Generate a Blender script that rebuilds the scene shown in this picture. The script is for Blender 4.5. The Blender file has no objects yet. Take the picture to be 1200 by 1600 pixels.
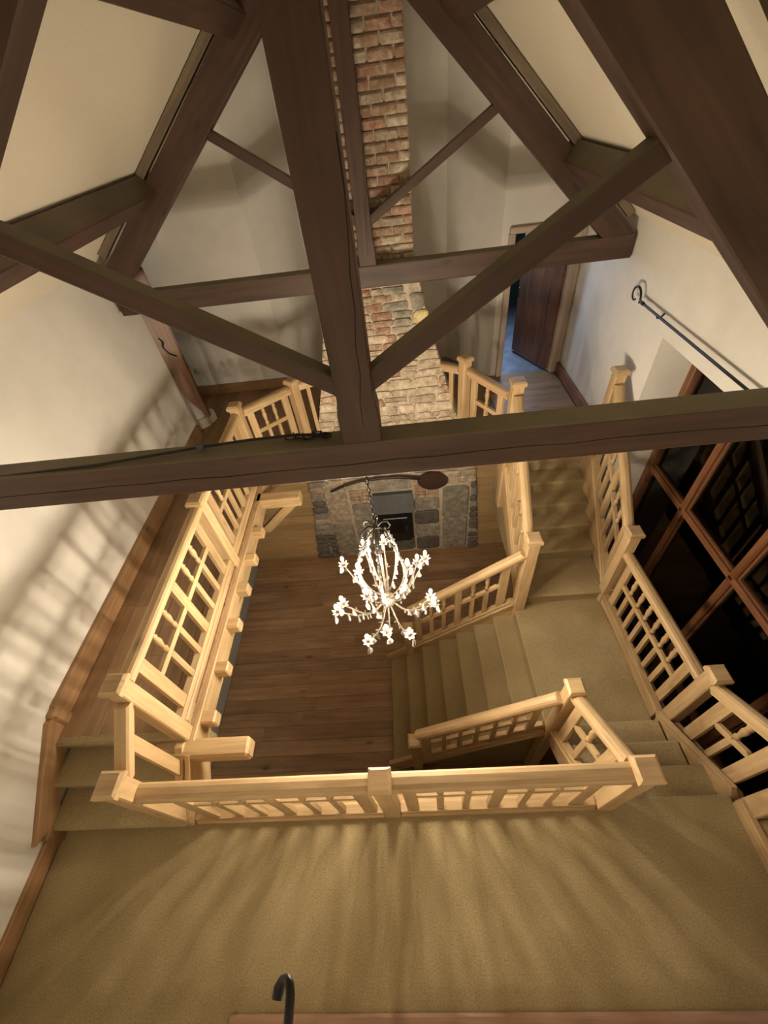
import bpy, bmesh, math, random
from mathutils import Vector, Matrix
rnd = random.Random(7)
C = bpy.context.scene.collection
SC = bpy.context.scene

# ------------------------------------------------------------------ camera
R = ((0.99474166, -0.08162002, -0.06186437),      # world axes in camera space (x right, y down, z forward)
     (-0.01589308, -0.71975383, 0.69404743),
     (-0.10117528, -0.68941468, -0.71726632))
F = 648.63
cam = bpy.data.cameras.new('camera'); co = bpy.data.objects.new('camera', cam); C.objects.link(co)
cam.sensor_fit = 'VERTICAL'; cam.sensor_height = 36.0; cam.lens = 36.0 * F / 1600.0
cam.clip_start = 0.05; cam.clip_end = 100
m = Matrix([[R[i][0], -R[i][1], -R[i][2], 0] for i in range(3)] + [[0, 0, 0, 1]])
m.translation = Vector((0, 0, 4.0)); co.matrix_world = m
SC.camera = co

# ------------------------------------------------------------------ world, light, exposure
w = bpy.data.worlds.new('night'); SC.world = w; w.use_nodes = True
w.node_tree.nodes['Background'].inputs[0].default_value = (0.10, 0.13, 0.20, 1)
w.node_tree.nodes['Background'].inputs[1].default_value = 0.02
SC.view_settings.view_transform = 'Standard'; SC.view_settings.look = 'None'
SC.view_settings.gamma = 1.0; SC.view_settings.use_curve_mapping = False
SC.view_settings.exposure = 1.5
BULB = 620.0                       # radiance of the candle bulbs of the chandelier
BULB_COL = (1.0, 0.845, 0.63)
def area(name, loc, rot, sx, sy, power, col):
    l = bpy.data.lights.new(name, 'AREA'); l.shape = 'RECTANGLE'; l.size = sx; l.size_y = sy
    l.energy = power; l.color = col
    o = bpy.data.objects.new(name, l); o.location = loc; o.rotation_euler = rot; C.objects.link(o); return o
area('beyond_room_light', (1.85, 7.3, 2.42), (math.radians(-50), 0, 0), 0.5, 0.4, 16, (0.52, 0.70, 1.0))
try:
    SC.cycles.use_denoising = True; SC.cycles.max_bounces = 8; SC.cycles.diffuse_bounces = 5
    SC.cycles.sample_clamp_indirect = 6.0; SC.cycles.caustics_reflective = False; SC.cycles.caustics_refractive = False
except Exception: pass

# ------------------------------------------------------------------ materials
def nmat(name):
    m_ = bpy.data.materials.new(name); m_.use_nodes = True
    return m_, m_.node_tree.nodes, m_.node_tree.links, m_.node_tree.nodes['Principled BSDF']
def ramp(N, stops):
    r = N.new('ShaderNodeValToRGB'); e = r.color_ramp.elements
    while len(e) < len(stops): e.new(0.5)
    for k, (p, c) in enumerate(stops): e[k].position = p; e[k].color = (*c, 1)
    return r
def wood(name, dark, light, rough=0.5, knots=0.0, scale=1.0, var=0.25, bump=0.15, dust=None):
    m_, N, L, B = nmat(name)
    tc = N.new('ShaderNodeTexCoord'); inf = N.new('ShaderNodeObjectInfo')
    off = N.new('ShaderNodeVectorMath'); off.operation = 'MULTIPLY_ADD'
    cx = N.new('ShaderNodeCombineXYZ')
    for k in range(3): L.new(inf.outputs['Random'], cx.inputs[k])
    off.inputs[1].default_value = (1, 1, 1); L.new(tc.outputs['Object'], off.inputs[0])
    sc_ = N.new('ShaderNodeVectorMath'); sc_.operation = 'SCALE'; sc_.inputs['Scale'].default_value = 37.0
    L.new(cx.outputs[0], sc_.inputs[0]); L.new(sc_.outputs[0], off.inputs[2])
    mp = N.new('ShaderNodeMapping'); mp.inputs['Scale'].default_value = (1.1*scale, 14*scale, 14*scale)
    L.new(off.outputs[0], mp.inputs[0])
    n1 = N.new('ShaderNodeTexNoise'); n1.inputs['Scale'].default_value = 1.6; n1.inputs['Detail'].default_value = 6
    n1.inputs['Distortion'].default_value = 0.6; L.new(mp.outputs[0], n1.inputs['Vector'])
    n2 = N.new('ShaderNodeTexNoise'); n2.inputs['Scale'].default_value = 2.3; n2.inputs['Detail'].default_value = 3
    L.new(off.outputs[0], n2.inputs['Vector'])
    mx = N.new('ShaderNodeMath'); mx.operation = 'MULTIPLY_ADD'; mx.inputs[1].default_value = 0.65
    L.new(n1.outputs['Fac'], mx.inputs[0])
    m2 = N.new('ShaderNodeMath'); m2.operation = 'MULTIPLY'; m2.inputs[1].default_value = 0.35
    L.new(n2.outputs['Fac'], m2.inputs[0]); L.new(m2.outputs[0], mx.inputs[2])
    r = ramp(N, [(0.33, dark), (0.66, light)]); L.new(mx.outputs[0], r.inputs[0])
    hv = N.new('ShaderNodeHueSaturation')
    mr = N.new('ShaderNodeMapRange'); mr.inputs['To Min'].default_value = 1-var; mr.inputs['To Max'].default_value = 1+var*0.6
    L.new(inf.outputs['Random'], mr.inputs[0]); L.new(mr.outputs[0], hv.inputs['Value']); L.new(r.outputs[0], hv.inputs['Color'])
    last = hv.outputs[0]
    if knots:
        v = N.new('ShaderNodeTexVoronoi'); v.inputs['Scale'].default_value = 1.0; v.inputs['Randomness'].default_value = 1
        mp2 = N.new('ShaderNodeMapping'); mp2.inputs['Scale'].default_value = (1.6, 4.0, 4.0); L.new(off.outputs[0], mp2.inputs[0]); L.new(mp2.outputs[0], v.inputs['Vector'])
        kr = ramp(N, [(0.03, (0.25, 0.25, 0.25)), (0.13, (1, 1, 1))]); L.new(v.outputs['Distance'], kr.inputs[0])
        mm = N.new('ShaderNodeMix'); mm.data_type = 'RGBA'; mm.blend_type = 'MULTIPLY'; mm.inputs['Factor'].default_value = knots
        L.new(last, mm.inputs['A']); L.new(kr.outputs[0], mm.inputs['B']); last = mm.outputs['Result']
    if dust:            # settled dust on upward faces
        ge = N.new('ShaderNodeNewGeometry'); sx = N.new('ShaderNodeSeparateXYZ'); L.new(ge.outputs['True Normal'], sx.inputs[0])
        dr_ = ramp(N, [(0.35, (0, 0, 0)), (0.8, (1, 1, 1))]); L.new(sx.outputs[2], dr_.inputs[0])
        dm = N.new('ShaderNodeMix'); dm.data_type = 'RGBA'; L.new(dr_.outputs[0], dm.inputs['Factor']); L.new(last, dm.inputs['A'])
        dn = ramp(N, [(0.35, tuple(c*0.7 for c in dust)), (0.65, dust)]); L.new(n2.outputs['Fac'], dn.inputs[0]); L.new(dn.outputs[0], dm.inputs['B']); last = dm.outputs['Result']
    L.new(last, B.inputs['Base Color']); B.inputs['Roughness'].default_value = rough
    b = N.new('ShaderNodeBump'); b.inputs['Strength'].default_value = bump; b.inputs['Distance'].default_value = 0.004
    L.new(n1.outputs['Fac'], b.inputs['Height']); L.new(b.outputs[0], B.inputs['Normal'])
    return m_
def mottled(name, c1, c2, scale=3, rough=0.9, bump=0.1, dist=0.004, fine=60, var=0.0, c3=None, amp=0.25):
    m_, N, L, B = nmat(name)
    tc = N.new('ShaderNodeTexCoord'); inf = N.new('ShaderNodeObjectInfo')
    off = N.new('ShaderNodeVectorMath'); off.operation = 'ADD'
    L.new(tc.outputs['Object'], off.inputs[0])
    if var:
        cx = N.new('ShaderNodeCombineXYZ'); mul = N.new('ShaderNodeMath'); mul.operation = 'MULTIPLY'; mul.inputs[1].default_value = 50
        L.new(inf.outputs['Random'], mul.inputs[0]); [L.new(mul.outputs[0], cx.inputs[k]) for k in range(3)]
        L.new(cx.outputs[0], off.inputs[1])
    n1 = N.new('ShaderNodeTexNoise'); n1.inputs['Scale'].default_value = scale; n1.inputs['Detail'].default_value = 6; L.new(off.outputs[0], n1.inputs['Vector'])
    n2 = N.new('ShaderNodeTexNoise'); n2.inputs['Scale'].default_value = fine; n2.inputs['Detail'].default_value = 3; L.new(off.outputs[0], n2.inputs['Vector'])
    st = [(0.3, c1), (0.7, c2)] if c3 is None else [(0.3, c1), (0.5, c2), (0.68, c3)]
    r = ramp(N, st); L.new(n1.outputs['Fac'], r.inputs[0])
    hv = N.new('ShaderNodeHueSaturation'); mr = N.new('ShaderNodeMapRange')
    mr.inputs['To Min'].default_value = 1-amp; mr.inputs['To Max'].default_value = 1+amp
    L.new(n2.outputs['Fac'], mr.inputs[0]); last = mr.outputs[0]
    if var:
        mr2 = N.new('ShaderNodeMapRange'); mr2.inputs['To Min'].default_value = 1-var; mr2.inputs['To Max'].default_value = 1+var
        L.new(inf.outputs['Random'], mr2.inputs[0]); mu = N.new('ShaderNodeMath'); mu.operation = 'MULTIPLY'
        L.new(last, mu.inputs[0]); L.new(mr2.outputs[0], mu.inputs[1]); last = mu.outputs[0]
    L.new(last, hv.inputs['Value']); L.new(r.outputs[0], hv.inputs['Color']); L.new(hv.outputs[0], B.inputs['Base Color'])
    B.inputs['Roughness'].default_value = rough
    b = N.new('ShaderNodeBump'); b.inputs['Strength'].default_value = bump; b.inputs['Distance'].default_value = dist
    ad = N.new('ShaderNodeMath'); ad.operation = 'ADD'; L.new(n1.outputs['Fac'], ad.inputs[0]); L.new(n2.outputs['Fac'], ad.inputs[1])
    L.new(ad.outputs[0], b.inputs['Height']); L.new(b.outputs[0], B.inputs['Normal'])
    return m_
def plain(name, col, rough=0.5, metal=0.0, emit=None):
    m_, N, L, B = nmat(name)
    n = N.new('ShaderNodeTexNoise'); n.inputs['Scale'].default_value = 25; n.inputs['Detail'].default_value = 2
    tc = N.new('ShaderNodeTexCoord'); L.new(tc.outputs['Object'], n.inputs['Vector'])
    r = ramp(N, [(0.3, tuple(c*0.85 for c in col)), (0.7, tuple(min(1, c*1.12) for c in col))])
    L.new(n.outputs['Fac'], r.inputs[0]); L.new(r.outputs[0], B.inputs['Base Color'])
    B.inputs['Roughness'].default_value = rough; B.inputs['Metallic'].default_value = metal
    if emit:
        B.inputs['Emission Color'].default_value = (*emit[0], 1); B.inputs['Emission Strength'].default_value = emit[1]
    return m_
M = {}
M['oak'] = wood('new_oak', (0.40, 0.265, 0.13), (0.62, 0.445, 0.245), 0.5, 0.5, 1.0, 0.10)
M['oak_old'] = wood('old_oak', (0.25, 0.135, 0.06), (0.42, 0.25, 0.125), 0.45, 0.5, 1.0, 0.2)
M['beam'] = wood('dark_beam', (0.040, 0.022, 0.014), (0.092, 0.048, 0.031), 0.55, 0.7, 0.8, 0.15, 0.5, (0.19, 0.165, 0.105))
M['packer'] = wood('packer_wood', (0.13, 0.095, 0.062), (0.24, 0.18, 0.125), 0.7, 0.3, 1, 0.1, 0.3)
M['crack'] = plain('crack_shadow', (0.012, 0.008, 0.006), 0.9)
M['board'] = wood('floor_board_wood', (0.23, 0.135, 0.072), (0.42, 0.265, 0.15), 0.42, 0.8, 0.8, 0.2)
M['board_light'] = wood('gallery_board_wood', (0.22, 0.13, 0.065), (0.36, 0.22, 0.115), 0.45, 0.6, 0.8, 0.15)
M['board_pale'] = wood('platform_board_wood', (0.40, 0.265, 0.125), (0.56, 0.39, 0.20), 0.42, 0.7, 0.8, 0.15)
M['door'] = wood('door_wood', (0.10, 0.042, 0.024), (0.20, 0.095, 0.055), 0.4, 0.2, 1.0, 0.1)
M['winwood'] = wood('window_wood', (0.14, 0.055, 0.022), (0.27, 0.12, 0.055), 0.35, 0.2, 1.2, 0.1)
M['palewood'] = wood('pale_casing_wood', (0.42, 0.33, 0.26), (0.58, 0.47, 0.38), 0.5, 0.2, 1.0, 0.08)
M['pinkwood'] = wood('reddish_planed_wood', (0.26, 0.14, 0.085), (0.42, 0.26, 0.18), 0.45, 0.3, 1.0, 0.1)
M['plaster'] = mottled('lime_plaster', (0.73, 0.705, 0.655), (0.81, 0.785, 0.735), 1.3, 0.9, 0.22, 0.02, 5, amp=0.07)
M['ceiling'] = mottled('ceiling_plaster', (0.70, 0.64, 0.51), (0.76, 0.70, 0.57), 0.8, 0.92, 0.03, 0.006, 60, amp=0.06)
M['greypaint'] = mottled('grey_paint', (0.30, 0.32, 0.30), (0.36, 0.38, 0.36), 2, 0.8, 0.1)
M['darkpaint'] = mottled('dark_green_paint', (0.03, 0.05, 0.045), (0.07, 0.10, 0.09), 3, 0.8, 0.1)
M['carpet'] = mottled('olive_carpet', (0.29, 0.225, 0.115), (0.38, 0.30, 0.165), 2.2, 1.0, 0.5, 0.005, 95, amp=0.5)
M['slate'] = mottled('slate_floor', (0.14, 0.16, 0.20), (0.26, 0.29, 0.34), 5, 0.7)
M['mortar'] = mottled('lime_mortar', (0.48, 0.41, 0.31), (0.62, 0.54, 0.42), 8, 0.95, 0.5, 0.01, 80)
ST = {
 'red': mottled('red_brick', (0.29, 0.145, 0.095), (0.42, 0.26, 0.185), 16, 0.9, 0.6, 0.012, 90, 0.12, (0.52, 0.40, 0.31), amp=0.42),
 'brown': mottled('brown_brick', (0.27, 0.165, 0.11), (0.40, 0.28, 0.195), 14, 0.9, 0.6, 0.012, 38, 0.12, (0.54, 0.44, 0.34), amp=0.42),
 'cream': mottled('cream_brick', (0.40, 0.32, 0.235), (0.55, 0.46, 0.35), 12, 0.9, 0.6, 0.012, 38, 0.1, (0.68, 0.60, 0.48), amp=0.42),
 'buff': mottled('buff_stone', (0.33, 0.26, 0.19), (0.46, 0.38, 0.285), 12, 0.9, 0.8, 0.016, 30, 0.12, (0.60, 0.52, 0.41), amp=0.42),
 'grey': mottled('grey_stone', (0.20, 0.18, 0.145), (0.30, 0.275, 0.225), 10, 0.85, 0.8, 0.016, 30, 0.15, (0.42, 0.38, 0.31), amp=0.42),
 'dark': mottled('dark_stone', (0.10, 0.092, 0.078), (0.18, 0.165, 0.138), 9, 0.8, 0.5, 0.012, 70, 0.2, amp=0.42),
 'yellow': mottled('yellow_stone', (0.50, 0.38, 0.15), (0.66, 0.54, 0.27), 10, 0.9, 0.6, 0.012, 70, 0.1, (0.74, 0.66, 0.42), amp=0.42),
}
M['iron'] = plain('black_iron', (0.03, 0.028, 0.028), 0.45, 0.6)
M['stove'] = plain('stove_enamel', (0.012, 0.013, 0.016), 0.3, 0.3)
M['hood'] = plain('grey_lead', (0.10, 0.105, 0.11), 0.6, 0.2)
M['rust'] = wood('old_peel_wood', (0.030, 0.018, 0.012), (0.062, 0.035, 0.024), 0.5, 0.3, 1, 0.1)
M['limestone'] = mottled('limestone', (0.62, 0.53, 0.42), (0.76, 0.68, 0.56), 6, 0.85)
M['ivory'] = plain('ivory_metal', (0.11, 0.09, 0.068), 0.4, 0.3)
M['cable'] = plain('cable', (0.015, 0.013, 0.012), 0.6)
M['bulb'] = plain('lit_bulb', (1, 1, 1), 0.3, 0, (BULB_COL, BULB))
m_, N, L, B = nmat('crystal')
B.inputs['Base Color'].default_value = (0.5, 0.5, 0.49, 1); B.inputs['Roughness'].default_value = 0.1
B.inputs['Transmission Weight'].default_value = 0.5; B.inputs['IOR'].default_value = 1.5
M['crystal'] = m_
m_, N, L, B = nmat('window_glass'); N.remove(B)
fr = N.new('ShaderNodeFresnel'); fr.inputs['IOR'].default_value = 1.52; tr = N.new('ShaderNodeBsdfTransparent'); gl = N.new('ShaderNodeBsdfGlossy')
tr.inputs[0].default_value = (0.85, 0.88, 0.9, 1); gl.inputs['Roughness'].default_value = 0.01; mixs = N.new('ShaderNodeMixShader')
L.new(fr.outputs[0], mixs.inputs[0]); L.new(tr.outputs[0], mixs.inputs[1]); L.new(gl.outputs[0], mixs.inputs[2])
L.new(mixs.outputs[0], N['Material Output'].inputs[0]); M['glass'] = m_

# ------------------------------------------------------------------ helpers
def link(name, me, mat=None, parent=None):
    o = bpy.data.objects.new(name, me); C.objects.link(o)
    if mat is not None: me.materials.append(mat)
    if parent is not None: o.parent = parent
    return o
def tag(o, label, cat, group=None):
    o['label'] = label; o['category'] = cat
    if group: o['group'] = group
    return o
def empty(name, loc, label=None, cat=None, group=None, kind=None):
    o = bpy.data.objects.new(name, None); C.objects.link(o); o.location = loc; o.empty_display_size = 0.1
    if label: tag(o, label, cat, group)
    if kind: o['kind'] = kind
    return o
def base(parent):
    return Vector(parent.location) if parent is not None else Vector((0, 0, 0))
def me_from(bm, name='m', smooth=False):
    me = bpy.data.meshes.new(name); bm.to_mesh(me); bm.free()
    if smooth:
        for p in me.polygons: p.use_smooth = True
    return me
def box_bm(bm, lo, hi, bev=0.0):
    g = bmesh.ops.create_cube(bm, size=1.0)
    vs = g['verts']
    for v in vs:
        v.co = Vector([(lo[k]+hi[k])/2 + v.co[k]*(hi[k]-lo[k]) for k in range(3)])
    if bev > 0:
        es = list({e for v in vs for e in v.link_edges})
        bmesh.ops.bevel(bm, geom=es, offset=bev, segments=1, affect='EDGES')
def box(name, lo, hi, mat, parent=None, bev=0.0, kind=None):
    """axis-aligned world box; the object's origin sits at its own centre"""
    c = Vector([(lo[k]+hi[k])/2 for k in range(3)]); h = [abs(hi[k]-lo[k])/2 for k in range(3)]
    bm = bmesh.new(); box_bm(bm, [-x for x in h], h, bev)
    o = link(name, me_from(bm, name), mat, parent); o.location = c - base(parent)
    if kind: o['kind'] = kind
    return o
def bar(name, p0, p1, wy, hz, mat, parent=None, bev=0.006, up=(0, 0, 1), z0=-0.5, prof=None, cut=None):
    """a bar from p0 to p1, local X along it (grain), wy wide across, hz high; z0 = where the section starts relative to the line"""
    p0 = Vector(p0); p1 = Vector(p1); d = p1-p0; Ln = d.length; x = d.normalized(); u = Vector(up)
    y = u.cross(x).normalized(); z = x.cross(y)
    bm = bmesh.new()
    if prof is None:
        box_bm(bm, (0, -wy/2, z0*hz), (Ln, wy/2, (z0+1)*hz), bev)
    else:
        a = [bm.verts.new((0, py, pz)) for py, pz in prof]; b = [bm.verts.new((Ln, py, pz)) for py, pz in prof]
        bm.faces.new(list(reversed(a))); bm.faces.new(b)
        for k in range(len(prof)): bm.faces.new((a[k], a[(k+1) % len(prof)], b[(k+1) % len(prof)], b[k]))
        bmesh.ops.recalc_face_normals(bm, faces=bm.faces)
    if cut == 'vertical':   # end faces plumb, for raked rails
        s = x.z / max(1e-6, math.sqrt(x.x**2+x.y**2))
        for v in bm.verts: v.co.x -= -0.0 + (v.co.z * s if True else 0)
    o = link(name, me_from(bm, name), mat, parent)
    mw = Matrix((x, y, z)).transposed().to_4x4(); mw.translation = p0 - base(parent); o.matrix_local = mw
    return o
def tube_bm(bm, pts, rad, seg=8, caps=True):
    pts = [Vector(p) for p in pts]; rs = rad if isinstance(rad, (list, tuple)) else [rad]*len(pts)
    rings = []; prev = None
    for i, p in enumerate(pts):
        t = (pts[min(i+1, len(pts)-1)] - pts[max(i-1, 0)]).normalized()
        if prev is None:
            a = Vector((0, 0, 1)) if abs(t.z) < 0.9 else Vector((1, 0, 0)); n = t.cross(a).normalized()
        else: n = (prev - t*prev.dot(t)).normalized()
        prev = n; b = t.cross(n)
        rings.append([bm.verts.new(p + (n*math.cos(2*math.pi*k/seg) + b*math.sin(2*math.pi*k/seg))*rs[i]) for k in range(seg)])
    for i in range(len(rings)-1):
        for k in range(seg): bm.faces.new((rings[i][k], rings[i][(k+1) % seg], rings[i+1][(k+1) % seg], rings[i+1][k]))
    if caps: bm.faces.new(list(reversed(rings[0]))); bm.faces.new(rings[-1])
def tube(name, pts, rad, mat, parent=None, seg=8):
    bm = bmesh.new(); b = base(parent); o0 = Vector(pts[0])
    tube_bm(bm, [Vector(p)-o0 for p in pts], rad, seg)
    o = link(name, me_from(bm, name, True), mat, parent); o.location = o0-b; return o
def lathe_me(prof, seg=10, name='lathe', axis='z'):
    bm = bmesh.new(); rings = []
    for r, z in prof:
        rings.append([bm.verts.new((r*math.cos(2*math.pi*k/seg), r*math.sin(2*math.pi*k/seg), z)) for k in range(seg)])
    for i in range(len(rings)-1):
        for k in range(seg): bm.faces.new((rings[i][k], rings[i][(k+1) % seg], rings[i+1][(k+1) % seg], rings[i+1][k]))
    bm.faces.new(list(reversed(rings[0]))); bm.faces.new(rings[-1])
    if axis == 'x':
        for v in bm.verts: v.co = Vector((v.co.z, v.co.x, v.co.y))
    return me_from(bm, name, True)
def prism(name, poly, z0, z1, mat, parent=None, kind=None, grid=0):
    """vertical prism over a plan polygon"""
    bm = bmesh.new(); b = base(parent)
    lo = [bm.verts.new(Vector((x, y, z0))-b) for x, y in poly]; hi = [bm.verts.new(Vector((x, y, z1))-b) for x, y in poly]
    bm.faces.new(list(reversed(lo))); bm.faces.new(hi)
    for k in range(len(poly)): bm.faces.new((lo[k], lo[(k+1) % len(poly)], hi[(k+1) % len(poly)], hi[k]))
    bmesh.ops.recalc_face_normals(bm, faces=bm.faces)
    o = link(name, me_from(bm, name), mat, parent)
    if kind: o['kind'] = kind
    return o
def boxes(name, lst, mat, parent=None, kind=None, bev=0):
    bm = bmesh.new(); b = base(parent)
    for lo, hi in lst: box_bm(bm, Vector(lo)-b, Vector(hi)-b, bev)
    o = link(name, me_from(bm, name), mat, parent)
    if kind: o['kind'] = kind
    return o

# ------------------------------------------------------------------ shell
ZG, ZF = 0.54, -2.16            # gallery level, ground floor level (front landing carpet = 0)
XL, XR = -3.07, 2.52
XC = -0.20                      # ridge line
wl = boxes('wall_left', [((-3.35, -0.75, ZG-2.9), (XL, 5.3, 3.35)), ((-3.35, 5.3, 2.78), (XL, 6.6, 3.35))], M['plaster'], kind='structure')
box('wall_left_ground', (-3.3, -0.75, ZF-0.05), (-2.965, 6.6, -0.2), M['greypaint'], kind='structure')
boxes('wall_right', [((XR, 3.88, ZF), (3.02, 6.6, 3.2)), ((XR, -0.75, 2.05), (3.02, 3.88, 3.2)), ((XR, -0.75, ZF), (3.02, -0.3, 2.05)), ((XR+0.2, -0.3, ZF), (3.02, 3.88, -1.9))], M['plaster'], kind='structure')
box('wall_front', (-3.3, -0.75, ZF), (3.0, -0.56, 5.6), M['plaster'], kind='structure')
def wall_seg(name, a, b, z0, z1, t=0.2, mat=None, hole=None):
    a = Vector((*a, 0)); b = Vector((*b, 0)); d = (b-a).normalized(); n = Vector((-d.y, d.x, 0))
    return prism(name, [(a.x, a.y), (b.x, b.y), (b.x+n.x*t, b.y+n.y*t), (a.x+n.x*t, a.y+n.y*t)], z0, z1, mat or M['plaster'], kind='structure')
wall_seg('wall_back_left', (-5.0, 6.55), (-1.82, 6.55), ZF, 5.6)
wall_seg('wall_canted_left', (-1.82, 6.55), (-1.24, 7.1), ZF, 5.6)
wall_seg('wall_chimney', (-1.24, 7.1), (0.86, 7.05), ZF, 5.6)
wall_seg('wall_canted_right', (0.86, 7.05), (1.46, 6.2), ZF, 5.6)
boxes('wall_back_right', [((1.46, 6.2, ZF), (1.62, 6.38, 5.0)), ((1.62, 6.2, ZG+1.94), (2.37, 6.38, 5.0)), ((2.37, 6.2, ZF), (2.9, 6.38, 4.6)), ((1.62, 6.2, ZF), (2.37, 6.38, ZG-0.02))], M['plaster'], kind='structure')
# sloping ceiling, one slab each side of the ridge
def slope(name, pts, t=0.12):
    bm = bmesh.new(); lo = []; hi = []
    for y in (-0.75, 7.6):
        for x, z in pts: lo.append(bm.verts.new((x, y, z))); hi.append(bm.verts.new((x, y, z+t)))
    n = len(pts)
    for a, fl in ((lo, False), (hi, True)):
        for k in range(n-1):
            f = (a[k], a[k+1], a[n+k+1], a[n+k]); bm.faces.new(f if not fl else tuple(reversed(f)))
    for j in (0, n-1): bm.faces.new((lo[j], lo[n+j], hi[n+j], hi[j]))
    bmesh.ops.recalc_face_normals(bm, faces=bm.faces)
    return link(name, me_from(bm, name), M['ceiling'])
zl = lambda x: 2.99 + 0.80*(x-XL)      # plaster underside, left slope
zr = lambda x: 2.80 + 0.925*(XR-x)     # and right slope
XA = (2.80+0.925*XR - 2.99 + 0.80*XL)/(1.725)
o = slope('ceiling_left', [(-3.4, zl(-3.4)), (XA, zl(XA))]); o['kind'] = 'structure'
o = slope('ceiling_right', [(XA, zl(XA)), (3.1, zr(3.1))]); o['kind'] = 'structure'

# ------------------------------------------------------------------ floors and their boards
def boards(parent, x0, x1, y0, y1, z, mat, wd=0.18, along='x', ln=(1.6, 2.6), t=0.02):
    r_ = random.Random(int(abs(x0*100+y0*10)))
    if along == 'x': a0, a1, b0, b1 = x0, x1, y0, y1
    else: a0, a1, b0, b1 = y0, y1, x0, x1
    n = max(1, round((b1-b0)/wd)); wdt = (b1-b0)/n
    for i in range(n):
        a = a0; first = True
        while a < a1-0.05:
            l = r_.uniform(*ln)*(r_.uniform(0.3, 1) if first else 1); first = False
            e = min(a1, a+l)
            if a1-e < 0.4: e = a1
            bb = b0+i*wdt
            dz = r_.uniform(-0.0008, 0.0008)
            if along == 'x': bar('floor_board', (a+0.001, bb+wdt/2, z-t/2+dz), (e-0.001, bb+wdt/2, z-t/2+dz), wdt-0.003, t, mat, parent, 0.0015)
            else: bar('floor_board', (bb+wdt/2, a+0.001, z-t/2+dz), (bb+wdt/2, e-0.001, z-t/2+dz), wdt-0.003, t, mat, parent, 0.0015)
            a = e
fg = box('floor', (-3.1, -0.7, ZF-0.1), (3.0, 6.6, ZF-0.021), M['mortar'], kind='structure')
def kid(fn, *a, **k): return fn(*a, **k)
fe = fg
boards(fe, -2.96, 2.7, 0.4, 4.76, ZF, M['board'], 0.19)
bar('dark_floor_strip', (-2.96, 4.84, ZF+0.005), (2.5, 4.84, ZF+0.005), 0.16, 0.022, M['oak_old'], fe, 0.003)
pw = box('wall_ground_boarded', (-2.96, 4.96, ZF), (2.52, 5.02, 0.42), M['board'], kind='structure')
for k in range(14):
    z0 = ZF+0.012+k*0.183
    for a_, b_ in ((-2.96, -0.9), (-0.9, 0.9), (0.9, 2.52)):
        if (a_, b_) == (-0.9, 0.9): continue
        bar('wall_board', (a_+0.001, 4.948, z0+0.09), (b_-0.001, 4.948, z0+0.09), 0.022, 0.178, M['board_pale'], pw, 0.003)
# left gallery
gl_ = box('floor_left_gallery', (-3.06, 1.07, ZG-0.1), (-1.93, 5.3, ZG-0.021), M['board'], kind='structure')
boards(gl_, -3.06, -1.94, 1.08, 5.0, ZG, M['board_light'], 0.186, 'y')
# back gallery left of and behind the chimney, and right hall
gb = prism('floor_back_gallery', [(-4.4, 5.0), (-1.93, 4.4), (-1.3, 4.98), (-0.9, 5.15), (0.5, 5.15), (0.85, 4.95), (1.4, 4.42), (2.52, 4.42), (2.52, 6.2), (1.46, 6.2), (0.86, 7.05), (-1.24, 7.1), (-1.82, 6.55), (-4.4, 6.55)], ZG-0.12, ZG-0.021, M['board_light'], kind='structure')
boards(gb, 1.36, 2.46, 4.44, 6.2, ZG, M['board_light'], 0.185, 'x', (3, 4))
boards(gb, -4.4, -1.30, 5.0, 6.55, ZG, M['board_light'], 0.186, 'y')
boards(gb, -1.28, 0.85, 5.1, 6.55, ZG, M['board_light'], 0.186, 'x')
# gallery edge beam, joists and cantilevered bracket beams
gs = empty('gallery_support', (-1.9, 2.6, ZG-0.2), 'pale oak joists and edge beam carrying the left gallery', 'joists')
bar('edge_beam', (-1.93, 1.02, 0.36), (-1.93, 4.35, 0.36), 0.09, 0.24, M['oak'], gs, 0.006)
for y in (1.21, 1.64, 2.085, 2.50, 2.90, 3.31):
    bar('joist', (-3.0, y, 0.40), (-1.765, y, 0.40), 0.105, 0.125, M['oak'], gs, 0.012)
bk = bar('bracket_beam', (-2.2, 0.97, 0.405), (-1.42, 0.97, 0.405), 0.145, 0.15, M['oak'], gs, 0.02)
bk = bar('bracket_beam', (-2.2, 3.85, 0.405), (-1.37, 3.85, 0.405), 0.17, 0.15, M['oak'], gs, 0.02)
bar('brace', (-2.0, 3.85, -0.14), (-1.50, 3.85, 0.34), 0.07, 0.12, M['oak'], gs, 0.01)
# front carpeted landing
lp = [(-3.05, -0.55), (2.28, -0.55), (2.28, 0.61), (-3.05, 0.61)]
boxes('floor_front_landing', [((-3.05, -0.55, -0.17), (2.24, 0.605, 0.0))], M['carpet'], kind='structure', bev=0.012)
box('trim_landing_edge', (-1.9, 0.535, -0.2), (1.22, 0.76, 0.012), M['oak'], kind='structure')
# threshold step under the camera
tr_ = empty('trim_threshold', (-1.4, -0.5, 0), kind='structure')
bar('step_nosing', (-1.40, -0.51, 0.018), (2.2, -0.51, 0.018), 0.12, 0.036, M['pinkwood'], tr_, 0.014)

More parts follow.
